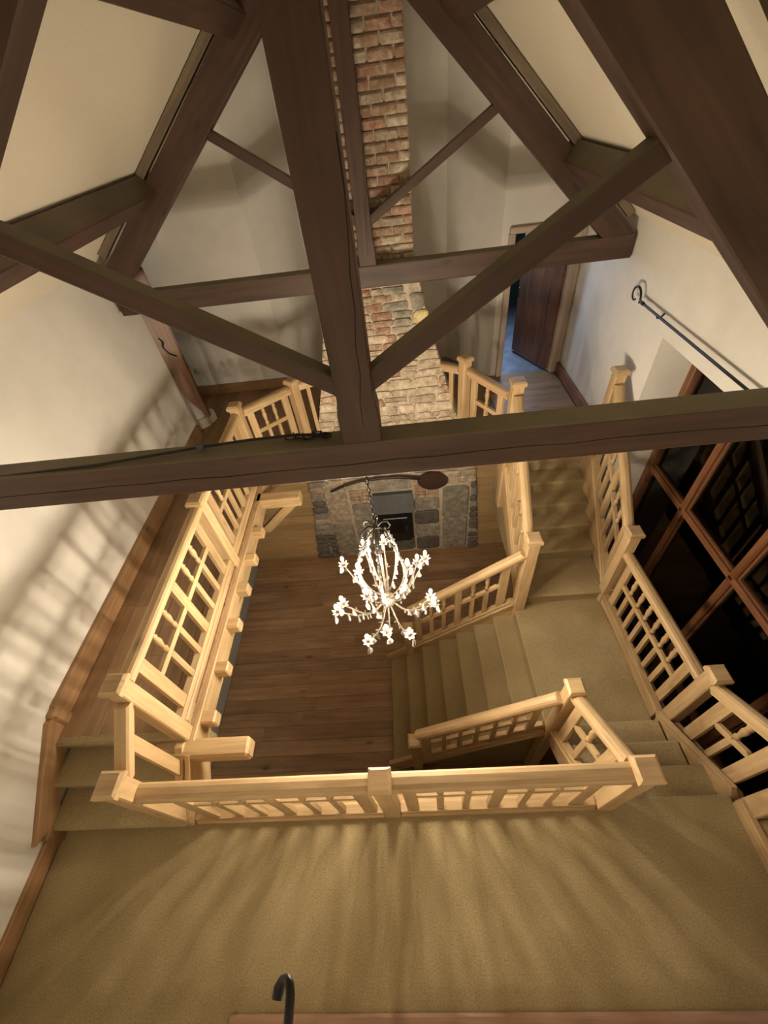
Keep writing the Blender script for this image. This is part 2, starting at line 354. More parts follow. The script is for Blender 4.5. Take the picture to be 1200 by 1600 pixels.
# ------------------------------------------------------------------ stairs
def carpet_step(name, x0, x1, y0, y1, z, th, parent, axis, sign, nose=0.025):
    """one carpeted step: block with a rounded nosing on the side it is climbed from. axis 'x'/'y', sign = side of the nosing"""
    bm = bmesh.new()
    h = [(x1-x0)/2, (y1-y0)/2, th/2]; c = Vector(((x0+x1)/2, (y0+y1)/2, z-th/2))
    # section across: s along nosing direction, rounded
    L_ = h[0] if axis == 'x' else h[1]
    sec = [(-L_, -h[2]), (L_-0.0, -h[2]), (L_-0.0, h[2]-0.055), (L_+nose*0.8, h[2]-0.045), (L_+nose, h[2]-0.028), (L_+nose*0.8, h[2]-0.010), (L_+nose*0.2, h[2]), (-L_, h[2])]
    wd = h[1] if axis == 'x' else h[0]
    def P(s, t, zz): return (sign*s, t, zz) if axis == 'x' else (t, sign*s, zz)
    a = [bm.verts.new(P(s, -wd, zz)) for s, zz in sec]; b = [bm.verts.new(P(s, wd, zz)) for s, zz in sec]
    bm.faces.new(a); bm.faces.new(list(reversed(b)))
    for k in range(len(sec)): bm.faces.new((a[k], b[k], b[(k+1) % len(sec)], a[(k+1) % len(sec)]))
    bmesh.ops.recalc_face_normals(bm, faces=bm.faces)
    o = link('carpeted_step', me_from(bm, 'step'), M['carpet'], parent); o.location = c-base(parent); return o
RISE = 0.18
# three steps from front landing up to the left gallery
s1 = empty('gallery_steps', (-2.5, 0.6, 0), 'short carpeted flight rising from the front landing to the left gallery', 'stairs')
for k, y in enumerate((0.53, 0.79, 1.04)):
    carpet_step('s', -3.03-0.001*k, -1.93-0.002*k, y, 1.30 if k == 2 else 1.2, RISE*(k+1) - (0.0 if k < 2 else 0.001), RISE*(k+1) if k < 2 else 0.3, s1, 'y', -1)
# mid landing and steps down to it
boxes('floor_mid_landing', [((1.20, 1.29, -0.92), (2.26, 2.80, -0.72))], M['carpet'], kind='structure', bev=0.012)
s2 = empty('landing_steps', (1.75, 1.0, -0.72), 'short carpeted flight dropping from the front landing to the square right landing', 'stairs')
for k, y in enumerate((0.842, 1.074, 1.303)):
    carpet_step('s', 1.31-0.002*k, 2.22 if k else 2.25, 0.55+0.002*k, y-0.02, -RISE*(k+1), 0.2, s2, 'y', 1)
# up flight to the back hall
s3 = empty('upper_flight', (1.8, 3.4, -0.72), 'carpeted flight climbing from the right landing to the back door', 'stairs')
for k, y in enumerate((2.754, 3.276, 3.527, 3.752, 3.981, 4.226, 4.455)):
    carpet_step('s', 1.29+0.001*k, 2.30-0.001*k, y+0.02, 4.62-0.002*k, -0.72+RISE*(k+1)-(0.002 if k == 6 else 0), 0.3 if k else 0.2, s3, 'y', -1)
# lower flight down to the ground floor
s4 = empty('lower_flight', (0.4, 2.0, ZF), 'long carpeted flight descending from the right landing to the ground floor', 'stairs')
for k in range(1, 8):
    x = 1.19-0.235*k
    carpet_step('s', x+0.02, 1.22-0.002*k, 1.37+0.001*k, 2.72-0.001*k, -0.72-RISE*k, 0.25, s4, 'x', -1)
for y, nm in ((1.345, 'string'), (2.735, 'string')):
    bar(nm, (-0.42, y, -2.0), (1.24, y, -0.73), 0.045, 0.30, M['oak'], s4, 0.004)
bar('string', (1.255, 1.3, -0.78), (1.255, 0.6, -0.20), 0.045, 0.30, M['oak'], s2, 0.004)
bar('string', (2.27, 1.3, -0.66), (2.27, 0.55, -0.06), 0.05, 0.28, M['oak'], s2, 0.004)
bar('string', (1.275, 2.8, -0.62), (1.275, 4.45, 0.42), 0.05, 0.36, M['oak'], s3, 0.004)
bar('string', (2.325, 2.8, -0.60), (2.325, 4.45, 0.46), 0.05, 0.34, M['oak'], s3, 0.004)
bar('string', (-1.908, 0.645, 0.06), (-1.908, 1.02, 0.35), 0.04, 0.34, M['oak'], s1, 0.004)
bar('string', (2.29, 1.38, -0.66), (2.29, 2.75, -0.66), 0.07, 0.2, M['oak'], s2, 0.004)

# ------------------------------------------------------------------ newels and balustrades
def newel(x, y, z0, zc, label, wd=0.12, rot=0.0, cap=0.015):
    r_ = empty('newel_post', (x, y, z0), label, 'newel', 'oak newel posts'); r_.rotation_euler.z = rot
    bm = bmesh.new(); box_bm(bm, (0, -wd/2, -wd/2), (zc-z0-0.05, wd/2, wd/2), 0.008)
    s = link('shaft', me_from(bm, 'shaft'), M['oak'], r_); s.rotation_euler = (0, -math.pi/2, 0)
    bm = bmesh.new(); e = wd/2+cap; t = zc-z0
    a = [(-e, -e), (e, -e), (e, e), (-e, e)]; f = e-0.018
    v = [[bm.verts.new((px*q/e, py*q/e, zz)) for px, py in a] for q, zz in ((e-0.012, t-0.062), (e, t-0.055), (e, t-0.018), (f, t))]
    bm.faces.new(list(reversed(v[0]))); bm.faces.new(v[3])
    for i in range(3):
        for k in range(4): bm.faces.new((v[i][k], v[i][(k+1) % 4], v[i+1][(k+1) % 4], v[i+1][k]))
    link('cap', me_from(bm, 'cap'), M['oak'], r_)
    return r_
SPIN = {}
def spindle_me(L_):
    k = round(L_, 3)
    if k not in SPIN:
        SPIN[k] = lathe_me([(0.022, 0), (0.022, 0.13*L_), (0.028, 0.16*L_), (0.018, 0.2*L_), (0.016, 0.26*L_), (0.023, 0.40*L_), (0.029, 0.55*L_), (0.025, 0.68*L_), (0.016, 0.78*L_), (0.028, 0.82*L_), (0.021, 0.87*L_), (0.021, L_)], 10, 'spindle', 'x')
        SPIN[k].materials.append(M['oak'])
    return SPIN[k]
HR = [(-0.052, -0.03), (0.052, -0.03), (0.055, -0.012), (0.052, 0.012), (0.040, 0.028), (0.018, 0.037), (-0.018, 0.037), (-0.040, 0.028), (-0.052, 0.012), (-0.055, -0.012)]
def balustrade(a, b, ra, rb, ba, bb, lay, label, midf=0.60, base_h=0.11, flat=0.052, thick=0.040, rail=None, hw=1.0):
    """a,b plan points at the newel faces; ra/rb top of handrail; ba/bb underside of the bottom rail; lay = list of 'g<m>' gap, 's<m>' stile, 'c<n>' run of n cells"""
    A = Vector((*a, 0)); B_ = Vector((*b, 0)); Ln = (B_-A).length; D = (B_-A)/Ln
    r_ = empty('balustrade_panel', ((A.x+B_.x)/2, (A.y+B_.y)/2, min(ba, bb)), label, 'balustrade', 'oak balustrade panels')
    P = lambda s, z: (A.x+D.x*s, A.y+D.y*s, z)
    top = lambda s: ra+(rb-ra)*s/Ln; bot = lambda s: ba+(bb-ba)*s/Ln
    k = (rb-ra)/Ln; cs = math.sqrt(1+k*k)
    prof = [(y*hw, z) for y, z in HR]
    bar('handrail', P(0, ra-0.037), P(Ln, rb-0.037), 0, 0, M['oak'], r_, prof=prof, cut='vertical')
    hb = lambda s: top(s)-0.067*cs          # underside of handrail
    bar('top_rail', P(0, hb(0)-0.022), P(Ln, hb(Ln)-0.022), thick+0.012, 0.045, M['oak'], r_, 0.003, cut='vertical')
    bar('bottom_rail', P(0, bot(0)+base_h/2), P(Ln, bot(Ln)+base_h/2), thick+0.03, base_h/cs, M['oak'], r_, 0.006, cut='vertical')
    mh = min(0.06, base_h*0.55)
    bar('base_moulding', P(0, bot(0)+mh/2), P(Ln, bot(Ln)+mh/2), thick+0.065, mh/cs, M['oak'], r_, 0.012, cut='vertical')
    fixed = sum(float(q[1:]) for q in lay if q[0] in 'gs'); ncell = sum(int(q[1:]) for q in lay if q[0] == 'c')
    nint = sum(int(q[1:])-1 for q in lay if q[0] == 'c')
    cw = (Ln-fixed-nint*flat)/max(1, ncell)
    s = 0.0; zl_ = lambda q: bot(q)+base_h-0.01; zh = lambda q: hb(q)-0.04
    zm = lambda q: zl_(q)+(zh(q)-zl_(q))*midf
    def upright(nm, s0, wd, f0, f1):
        sc_ = s0+wd/2; p0 = P(sc_, f0(sc_)); p1 = P(sc_, f1(sc_))
        dy = Vector((-D.y, D.x, 0))
        bm = bmesh.new(); box_bm(bm, (0, -thick/2, -wd/2), (p1[2]-p0[2], thick/2, wd/2), 0.0025)
        for v in bm.verts: v.co.x += v.co.z*k            # follow the rake
        o_ = link(nm, me_from(bm, nm), M['oak'], r_)
        # local x up, y across (dy), z along D
        mw = Matrix((Vector((0, 0, 1)), dy, D)).transposed()
        mw = mw.to_4x4(); mw.translation = Vector(p0)-base(r_); o_.matrix_local = mw
        return o_
    for q in lay:
        if q[0] == 'g': s += float(q[1:])
        elif q[0] == 's':
            upright('stile', s, float(q[1:]), zl_, zh); s += float(q[1:])
        elif q[0] == 'b':
            s += 0
        else:
            n = int(q[1:]); s0 = s; s1_ = s + n*cw+(n-1)*flat
            bar('mid_rail', P(s0-0.005, zm(s0)), P(s1_+0.005, zm(s1_)), thick-0.004, 0.056, M['oak'], r_, 0.0025, cut='vertical')
            for i in range(n-1):
                s += cw
                upright('baluster', s, flat, zl_, lambda q_: zm(q_)-0.027)
                sc_ = s+flat/2; z0 = zm(sc_)+0.027; h = zh(sc_)-z0
                sp = link('turned_spindle', spindle_me(h), None, r_); sp.rotation_euler = (0, -math.pi/2, 0)
                sp.location = Vector(P(sc_, z0))-base(r_)
                s += flat
            s += cw; s = s1_
    return r_
# newels
newel(-1.985, 0.59, 0.0, 1.20, 'oak newel at the left end of the front landing rail', 0.125)
newel(-0.325, 0.59, -0.15, 1.02, 'oak newel in the middle of the front landing rail', 0.115)
newel(1.29, 0.59, -0.15, 1.02, 'oak newel at the right end of the front landing rail', 0.125)
newel(1.24, 1.31, ZF, 0.42, 'tall oak newel rising from the ground floor beside the lower flight', 0.115)
newel(1.25, 2.745, ZF, 0.62, 'oak newel at the far left corner of the square right landing', 0.13)
newel(1.29, 4.13, -0.3, 1.62, 'oak newel at the top left of the flight to the back door', 0.13)
newel(0.83, 4.86, 0.3, 1.58, 'oak newel just right of the brick chimney', 0.12, 0.5)
newel(-1.985, 1.08, 0.22, 1.52, 'oak newel at the near end of the left gallery', 0.115)
newel(-1.985, 2.80, 0.22, 1.50, 'oak newel half way along the left gallery', 0.12)
newel(-1.975, 4.35, 0.22, 1.54, 'oak newel where the left gallery rail turns toward the chimney', 0.12)
newel(-1.36, 4.86, 0.3, 1.52, 'oak newel just left of the brick chimney', 0.12, -0.6)
newel(2.36, 1.33, -1.0, 0.47, 'oak newel at the near right corner of the square right landing', 0.12)
newel(2.29, 2.78, -1.0, 0.56, 'oak newel at the far right corner of the square right landing', 0.12)
newel(2.38, 4.15, -0.3, 1.62, 'oak newel against the white wall at the top of the right flight', 0.12)
newel(2.32, 0.50, -0.25, 1.13, 'oak newel at the right edge of the front landing', 0.13)
newel(-0.155, 1.36, ZF, -1.05, 'low oak newel at the foot of the lower flight, nearest side', 0.115)
newel(-0.155, 2.735, ZF, -1.05, 'low oak newel at the foot of the lower flight, behind the chandelier', 0.115)
G3 = ['g0.09', 's0.10', 'c3', 's0.09', 'c3', 's0.10', 'g0.09']
balustrade((-1.92, 0.59), (-0.385, 0.59), 0.97, 0.97, 0.0, 0.0, ['g0.11', 's0.10', 'c3', 's0.09', 'c3', 's0.10', 'g0.06'], 'front landing panel left of the middle newel', hw=1.1, base_h=0.06)
balustrade((-0.265, 0.59), (1.225, 0.59), 0.97, 0.97, 0.0, 0.0, ['g0.06', 's0.09', 'c3', 's0.09', 'c3', 's0.10', 'g0.11'], 'front landing panel right of the middle newel', hw=1.1, base_h=0.06)
balustrade((-1.985, 1.14), (-1.985, 2.74), 1.45, 1.45, 0.53, 0.53, G3, 'left gallery panel nearest the front landing')
balustrade((-1.985, 2.86), (-1.98, 4.29), 1.45, 1.45, 0.53, 0.53, G3, 'left gallery panel partly behind the big tie beam')
balustrade((-1.92, 4.40), (-1.41, 4.82), 1.45, 1.45, 0.53, 0.53, ['g0.03', 's0.09', 'c3', 's0.09', 'g0.05'], 'angled gallery panel left of the chimney', flat=0.042)
balustrade((-1.30, 4.90), (-0.93, 5.05), 1.45, 1.45, 0.53, 0.53, ['g0.09', 's0.05', 'g0.26'], 'short balustrade link between left newel and the chimney side')
balustrade((0.77, 4.90), (0.50, 5.08), 1.45, 1.45, 0.53, 0.53, ['g0.08', 's0.06', 'g0.18'], 'short balustrade link between right newel and the chimney side')
balustrade((0.88, 4.80), (1.23, 4.20), 1.45, 1.45, 0.53, 0.53, ['g0.06', 's0.09', 'c2', 's0.09', 'g0.07'], 'angled gallery panel right of the chimney', flat=0.042)
balustrade((-1.985, 0.66), (-1.985, 1.02), 1.10, 1.38, 0.16, 0.44, ['g0.14', 's0.09', 'g0.13'], 'short raked rail beside the steps to the left gallery')
balustrade((1.285, 0.65), (1.245, 1.25), 0.86, 0.37, -0.14, -0.62, ['g0.07', 's0.09', 'c2', 's0.09', 'g0.05'], 'short raked panel left of the steps to the right landing')
balustrade((2.32, 0.57), (2.36, 1.27), 0.93, 0.37, -0.10, -0.62, ['g0.10', 's0.11', 'c2', 's0.11', 'g0.10'], 'short raked panel right of the steps near the window')
balustrade((2.355, 1.39), (2.295, 2.72), 0.26, 0.26, -0.72, -0.72, ['g0.09', 's0.09', 'c7', 's0.09', 'g0.07'], 'level panel between the square landing and the dark window')
balustrade((2.29, 2.84), (2.375, 4.09), 0.47, 1.50, -0.52, 0.44, ['g0.06', 's0.08', 'c3', 's0.08', 'c3', 's0.08', 'g0.06'], 'raked panel climbing beside the window to the white wall')
balustrade((1.25, 2.81), (1.29, 4.07), 0.45, 1.50, -0.54, 0.42, ['g0.06', 's0.08', 'c3', 's0.08', 'c3', 's0.08', 'g0.06'], 'raked panel on the left of the flight to the back door')
balustrade((1.18, 1.325), (-0.098, 1.355), 0.17, -0.81, -0.80, -1.80, ['g0.12', 's0.07', 'c6', 's0.07', 'g0.05'], 'raked panel on the near side of the lower flight')
balustrade((1.185, 2.735), (-0.098, 2.735), 0.40, -0.60, -0.62, -1.62, ['g0.12', 's0.10', 'c3', 's0.08', 'c3', 's0.08', 'g0.05'], 'raked panel on the far side of the lower flight')
balustrade((2.315, -0.5), (2.315, 0.43), 0.97, 0.97, 0.0, 0.0, ['g0.1', 's0.1', 'c3', 's0.1', 'g0.1'], 'level panel at the right edge of the front landing')

# ------------------------------------------------------------------ skirtings
sk = empty('baseboard_left', (XL, 0, 0), kind='structure')
bar('skirting_board', (XL+0.012, -0.5, 0.075), (XL+0.012, 0.50, 0.075), 0.035, 0.15, M['oak_old'], sk, 0.006)
bar('skirting_block', (XL+0.02, 0.44, 0.10), (XL+0.02, 0.53, 0.10), 0.075, 0.20, M['oak_old'], sk, 0.012)
bar('skirting_board', (XL+0.02, 0.50, 0.20), (XL+0.02, 1.24, 0.66), 0.05, 0.20, M['oak_old'], sk, 0.006, cut='vertical')
bar('skirting_block', (XL+0.025, 1.17, 0.60), (XL+0.025, 1.28, 0.60), 0.085, 0.26, M['oak_old'], sk, 0.02)
for a_, b_ in ((1.25, 3.2), (3.2, 5.28)):
    bar('skirting_board', (XL+0.02, a_, ZG+0.10), (XL+0.02, b_, ZG+0.10), 0.05, 0.20, M['oak_old'], sk, 0.006)
sk = empty('baseboard_right', (XR, 5, ZG), kind='structure')
bar('skirting_board', (XR-0.03, 4.6, ZG+0.08), (XR-0.03, 6.19, ZG+0.08), 0.05, 0.16, M['winwood'], sk, 0.006)
sk = empty('baseboard_back', (-2.5, 6.5, ZG), kind='structure')
bar('skirting_board', (-4.0, 6.53, ZG+0.08), (-1.84, 6.53, ZG+0.08), 0.035, 0.16, M['oak_old'], sk, 0.005)
bar('skirting_board', (-1.80, 6.54, ZG+0.08), (-1.25, 7.06, ZG+0.08), 0.035, 0.16, M['oak_old'], sk, 0.005)
sk = empty('trim_landing_right', (2.25, 0, 0), kind='structure')
bar('skirting_board', (2.26, -0.55, 0.02), (2.25, 0.55, 0.02), 0.05, 0.20, M['oak'], sk, 0.006)

# ------------------------------------------------------------------ back door and window
dr = empty('door_1', (2.0, 6.2, ZG), kind='structure')
bar('jamb', (1.585, 6.19, ZG), (1.585, 6.19, ZG+1.95), 0.10, 0.08, M['palewood'], dr, 0.006, up=(1, 0, 0))
bar('jamb', (2.415, 6.20, ZG), (2.415, 6.20, ZG+2.02), 0.16, 0.09, M['palewood'], dr, 0.006, up=(1, 0, 0))
bar('casing', (2.48, 6.15, ZG), (2.48, 6.15, ZG+2.05), 0.05, 0.06, M['palewood'], dr, 0.01, up=(1, 0, 0))
bar('head', (1.55, 6.19, ZG+1.985), (2.46, 6.19, ZG+1.985), 0.10, 0.07, M['palewood'], dr, 0.006)
hx, hy = 2.355, 6.20; fx, fy = 2.0, 7.0
lf = bar('door_leaf', (hx, hy, ZG+0.97), (fx, fy, ZG+0.97), 0.045, 1.90, M['door'], dr, 0.004)
dv = Vector((fx-hx, fy-hy, 0)).normalized(); nv = Vector((-dv.y, dv.x, 0))
lf.data.materials[0] = M['door']
for k in range(5):
    p = Vector((hx, hy, 0))+dv*(0.02+k*0.168+0.084)+nv*0.026
    q = bar('plank', (p.x, p.y, ZG+0.03), (p.x, p.y, ZG+1.91), 0.012, 0.162, M['door'], dr, 0.003, up=tuple(dv))
hp = Vector((hx, hy, ZG+0.98))+dv*0.80+nv*0.05
hd = tube('door_handle', [hp+Vector((0, 0, 0.07)), hp+nv*0.03+Vector((0, 0, 0.05)), hp+nv*0.03-Vector((0, 0, 0.05)), hp-Vector((0, 0, 0.07))], 0.008, M['iron'], dr)
# the room seen beyond the door
box('floor_beyond_door', (0.9, 6.2, ZG-0.12), (3.6, 9.2, ZG-0.012), M['slate'], kind='structure')
boxes('wall_beyond_door', [((1.45, 9.2, ZG), (3.6, 9.3, 2.8)), ((3.5, 6.4, ZG), (3.6, 9.2, 2.8)), ((1.45, 6.4, ZG), (1.55, 9.2, 2.8)), ((1.45, 6.4, 2.7), (3.6, 9.3, 2.8))], M['darkpaint'], kind='structure')
# left wall end: plastered pier, reddish facing board and pale stone foot
dl = empty('wall_end_pier', (-3.1, 5.5, ZG), kind='structure')
prism('pier', [(-3.34, 5.31), (-3.28, 5.36), (-3.04, 5.57), (-3.08, 5.64), (-3.34, 5.90)], ZG, 2.8, M['plaster'], dl)
prism('pier_foot', [(-3.24, 5.36), (-3.15, 5.43), (-2.99, 5.54), (-2.94, 5.74), (-3.0, 5.80), (-3.3, 5.6)], ZG, ZG+0.15, M['limestone'], dl)
a_ = Vector((-2.99, 5.60, 0)); b_ = Vector((-3.36, 5.33, 0)); dv = (b_-a_).normalized(); nv = Vector((-dv.y, dv.x, 0))
if nv.y > 0: nv = -nv
bm = bmesh.new(); Lb = (b_-a_).length
pf_ = [(0, 0.68-ZG), (0.16, 1.02-ZG), (0.30, 1.45-ZG), (Lb, 1.9-ZG), (Lb, 2.78-ZG), (0.02, 2.78-ZG), (0, 2.74-ZG)]
v1 = [bm.verts.new((h, q, -0.07)) for q, h in pf_]; v2 = [bm.verts.new((h, q, 0)) for q, h in pf_]
bm.faces.new(v1); bm.faces.new(list(reversed(v2)))
for k in range(7): bm.faces.new((v1[k], v2[k], v2[(k+1) % 7], v1[(k+1) % 7]))
bmesh.ops.recalc_face_normals(bm, faces=bm.faces)
fb = link('facing_board', me_from(bm, 'facing_board'), M['pinkwood'], dl)
mw = Matrix((Vector((0, 0, 1)), dv, Vector((0, 0, 1)).cross(dv))).transposed().to_4x4()
sg = 1 if Vector((0, 0, 1)).cross(dv).dot(nv) > 0 else -1
mw.translation = a_+Vector((0, 0, ZG))+nv*(0.09 if sg > 0 else 0.02)-base(dl); fb.matrix_local = mw
bar('edge_strip', (a_.x+0.02, a_.y+0.0, 0.70), (a_.x+0.02, a_.y+0.0, 2.76), 0.03, 0.10, M['door'], dl, 0.004, up=tuple(nv))  # darker wood puts the shade on the board's edge into its colour
lp_ = a_+dv*0.17+nv*0.10
tube('latch', [lp_+Vector((0, 0, 1.98)), lp_+nv*0.03+dv*-0.03+Vector((0, 0, 1.93)), lp_+nv*0.03+Vector((0, 0, 1.86)), lp_+nv*0.02+dv*-0.04+Vector((0, 0, 1.76)), lp_+nv*0.01+dv*-0.11+Vector((0, 0, 1.70))], 0.008, M['iron'], dl)
wn = empty('window_1', (3.0, 1.8, -1.9), kind='structure')
WX = 3.0
ys = [3.86, 3.10, 2.20, 1.27, 0.36, -0.28]; zs = [-1.88, -1.25, 0.45, 2.30]
def wbar(nm, p0, p1, w_, h_, bev=0.012, up=(0, 0, 1)): return bar(nm, p0, p1, w_, h_, M['winwood'], wn, bev, up=up)
wbar('frame_post', (WX-0.03, 3.85, -1.9), (WX-0.03, 3.85, 2.3), 0.09, 0.11, up=(1, 0, 0))
wbar('frame_post', (WX-0.03, -0.27, -1.9), (WX-0.03, -0.27, 2.3), 0.09, 0.11, up=(1, 0, 0))
wbar('sill', (WX-0.05, -0.3, -1.87), (WX-0.05, 3.88, -1.87), 0.16, 0.07)
for y in ys[1:-1]:
    wbar('mullion', (WX-0.03, y, -1.86), (WX-0.03, y, 2.3), 0.075, 0.085, up=(1, 0, 0))
    for dy in (-0.045, 0.045): wbar('glazing_bead', (WX-0.02, y+dy, -1.86), (WX-0.02, y+dy, 2.3), 0.02, 0.03, 0.004, up=(1, 0, 0))
for z in zs[1:-1]:
    wbar('transom', (WX-0.03, -0.27, z), (WX-0.03, 3.83, z), 0.085, 0.07)
    for dz in (-0.042, 0.042): wbar('glazing_bead', (WX-0.02, -0.27, z+dz), (WX-0.02, 3.83, z+dz), 0.03, 0.02, 0.004)
wbar('frame_head', (WX-0.03, -0.3, 2.32), (WX-0.03, 3.88, 2.32), 0.09, 0.08)
for i in range(len(ys)-1):
    for j in range(len(zs)-1):
        g = box('pane', (WX-0.012, ys[i+1]+0.02, zs[j]+0.02), (WX-0.006, ys[i]-0.02, zs[j+1]-0.02), M['glass'], wn)
        g.rotation_euler = (0, rnd.uniform(-0.006, 0.006), rnd.uniform(-0.006, 0.006))
box('ground_outside', (3.1, -4, -2.6), (12, 9, -2.5), M['slate'], kind='structure')

# ------------------------------------------------------------------ roof trusses and purlins
def quad_beam(name, pts, y0, y1, mat, parent, bev=0.008):
    """beam whose face in the XZ plane is the quadrilateral pts, running p0->p1 lower edge; origin at p0, local X along"""
    p0 = Vector((pts[0][0], 0, pts[0][1])); p1 = Vector((pts[1][0], 0, pts[1][1])); x = (p1-p0).normalized(); y = Vector((0, 1, 0)); z = x.cross(y)
    inv = Matrix((x, y, z))
    bm = bmesh.new(); a = []; b = []
    for q in pts:
        v = inv @ (Vector((q[0], 0, q[1]))-p0); a.append(bm.verts.new((v.x, 0, v.z))); b.append(bm.verts.new((v.x, y1-y0, v.z)))
    n = len(pts); bm.faces.new(a); bm.faces.new(list(reversed(b)))
    for k in range(n): bm.faces.new((a[(k+1) % n], a[k], b[k], b[(k+1) % n]))
    bmesh.ops.recalc_face_normals(bm, faces=bm.faces)
    bmesh.ops.bevel(bm, geom=list(bm.edges), offset=bev, segments=1, affect='EDGES')
    o_ = link(name, me_from(bm, name), mat, parent)
    mw = inv.transposed().to_4x4(); mw.translation = p0+Vector((0, y0, 0))-base(parent); o_.matrix_local = mw
    return o_
def truss(yf, yb, zt0, zt1, apex, label, ends, zl_end, zr_end, kp, stl, stt, kpw=0.17, slL=0.80, slR=0.93, foot=None, tilt=0.0):
    r_ = empty('roof_truss', (XC, yf, zt0), label, 'roof truss', 'dark timber roof trusses')
    x0, x1 = ends
    quad_beam('tie_beam', [(x0, zt0-tilt), (x1, zt0+tilt), (x1, zt1+tilt), (x0, zt1-tilt)], yf, yb, M['beam'], r_)
    yk0, yk1 = yf+0.005, yb-0.01
    rk = random.Random(int(yf*10)); pts = []
    xs = x0+0.4
    while xs < x1-0.3:
        pts.append((xs, yf+0.001, (zt0+zt1)/2-0.01+tilt*(xs-x0)/(x1-x0)*2-tilt+rk.uniform(-0.008, 0.008))); xs += 0.22
    if yf < 3: tube('drying_crack', pts, [0.0025+0.0015*rk.random() for _ in pts], M['crack'], r_, 5)
    tube('drying_crack', [(kp+0.01+rk.uniform(-0.012, 0.012)+0.01*i, yk0+0.001, zt1+0.10+i*0.13) for i in range(9)], 0.0025, M['crack'], r_, 5)
    # king post with a flared foot
    bm = bmesh.new(); h = kpw/2; zt = apex+0.25; fl = 0.012
    sec = [(-h-fl, zt1), (h+fl, zt1), (h+fl, zt1+0.16), (h, zt1+0.24), (h-0.004, zt), (-h+0.004, zt), (-h, zt1+0.24), (-h-fl, zt1+0.16)]
    a = [bm.verts.new((z-zt1, x, 0)) for x, z in sec]; b = [bm.verts.new((z-zt1, x, yk1-yk0)) for x, z in sec]
    bm.faces.new(a); bm.faces.new(list(reversed(b)))
    for k in range(len(sec)): bm.faces.new((a[k], b[k], b[(k+1) % len(sec)], a[(k+1) % len(sec)]))
    bmesh.ops.recalc_face_normals(bm, faces=bm.faces)
    bmesh.ops.bevel(bm, geom=list(bm.edges), offset=0.006, segments=1, affect='EDGES')
    o_ = link('king_post', me_from(bm, 'king_post'), M['beam'], r_)
    mw = Matrix((Vector((0, 0, 1)), Vector((1, 0, 0)), Vector((0, 1, 0)))).transposed().to_4x4()
    mw.translation = Vector((kp, yk0, zt1+tilt*0))-base(r_); o_.matrix_local = mw
    wd = 0.232
    for sg, sl in ((-1, slL), (1, slR)):
        n = wd*math.sqrt(1+sl*sl)
        xe = zl_end if sg < 0 else zr_end
        zlow = lambda x: apex - sl*abs(x-XC)
        zb_ = zt1+sg*tilt-0.03; xb_ = XC+sg*(apex-zb_)/sl
        q = [(XC+sg*0.02, zlow(XC+sg*0.02)), (xb_, zb_), (xe, zb_), (xe, zlow(xe)+n), (XC+sg*0.02, apex+n)]
        quad_beam('principal_rafter', q, yf+0.012, yb-0.012, M['beam'], r_)
    for (xa, za, xb, zb, wds) in (stl, stt):
        bar('strut', (xa, (yf+yb)/2, za), (xb, (yf+yb)/2, zb), (yb-yf)*0.62, wds, M['beam'], r_, 0.006)
    return r_
truss(1.67, 1.81, 2.55, 2.77, 4.77, 'nearer roof truss whose tie beam crosses in front of the chandelier', (-3.1, 2.56), -2.9, 2.45, -0.205,
      (-1.42, 3.79, -0.22, 3.03, 0.085), (0.95, 3.80, -0.20, 3.03, 0.085), kpw=0.172, slL=0.80, slR=0.93, tilt=0.02)
truss(4.86, 5.02, 2.465, 2.675, 4.86, 'farther roof truss in front of the brick chimney', (-3.02, 2.50), -2.98, 2.46, -0.225,
      (-1.52, 3.85, -0.22, 3.02, 0.075), (1.10, 3.79, -0.22, 3.02, 0.075), kpw=0.155, slL=0.805, slR=0.925)
def purlin(x, y0, y1, side, label, off=0.115, s=0.19):
    f = zl if side < 0 else zr
    sl = 0.80 if side < 0 else -0.925
    nrm = Vector((-sl, 0, 1)).normalized(); c = Vector((x, 0, f(x)))-nrm*off
    o_ = bar('purlin', (c.x, y0, c.z), (c.x, y1, c.z), s, s, M['beam'], None, 0.01, up=tuple(nrm))
    return tag(o_, label, 'beam', 'roof purlins')
purlin(-2.32, -0.5, 5.16, -1, 'lower dark purlin under the left slope of the ceiling')
purlin(-1.12, -0.5, 5.16, -1, 'upper dark purlin at the top left, near the ridge')
purlin(1.85, -0.5, 5.10, 1, 'lower dark purlin under the right slope of the ceiling')
purlin(0.74, -0.5, 5.10, 1, 'upper dark purlin at the top right, near the ridge')
def strip(yc, side, label):
    f = zl if side < 0 else zr; xe = -2.97 if side < 0 else 2.44
    sl = 0.80 if side < 0 else -0.925; nrm = Vector((-sl, 0, 1)).normalized()
    a_ = Vector((XC+side*0.15, yc, f(XC+side*0.15)))-nrm*0.04; b_ = Vector((xe, yc, f(xe)))-nrm*0.04
    o_ = bar('rafter_packer', a_, b_, 0.08, 0.07, M['packer'], None, 0.004, up=tuple(nrm)); return tag(o_, label, 'rafter', 'rafter strips against the ceiling')
strip(4.93, -1, 'thin paler rafter strip above the left side of the farther truss')
strip(4.93, 1, 'thin paler rafter strip above the right side of the farther truss')
strip(1.74, 1, 'thin paler rafter strip above the right side of the nearer truss')
strip(1.74, -1, 'thin paler rafter strip above the left side of the nearer truss')

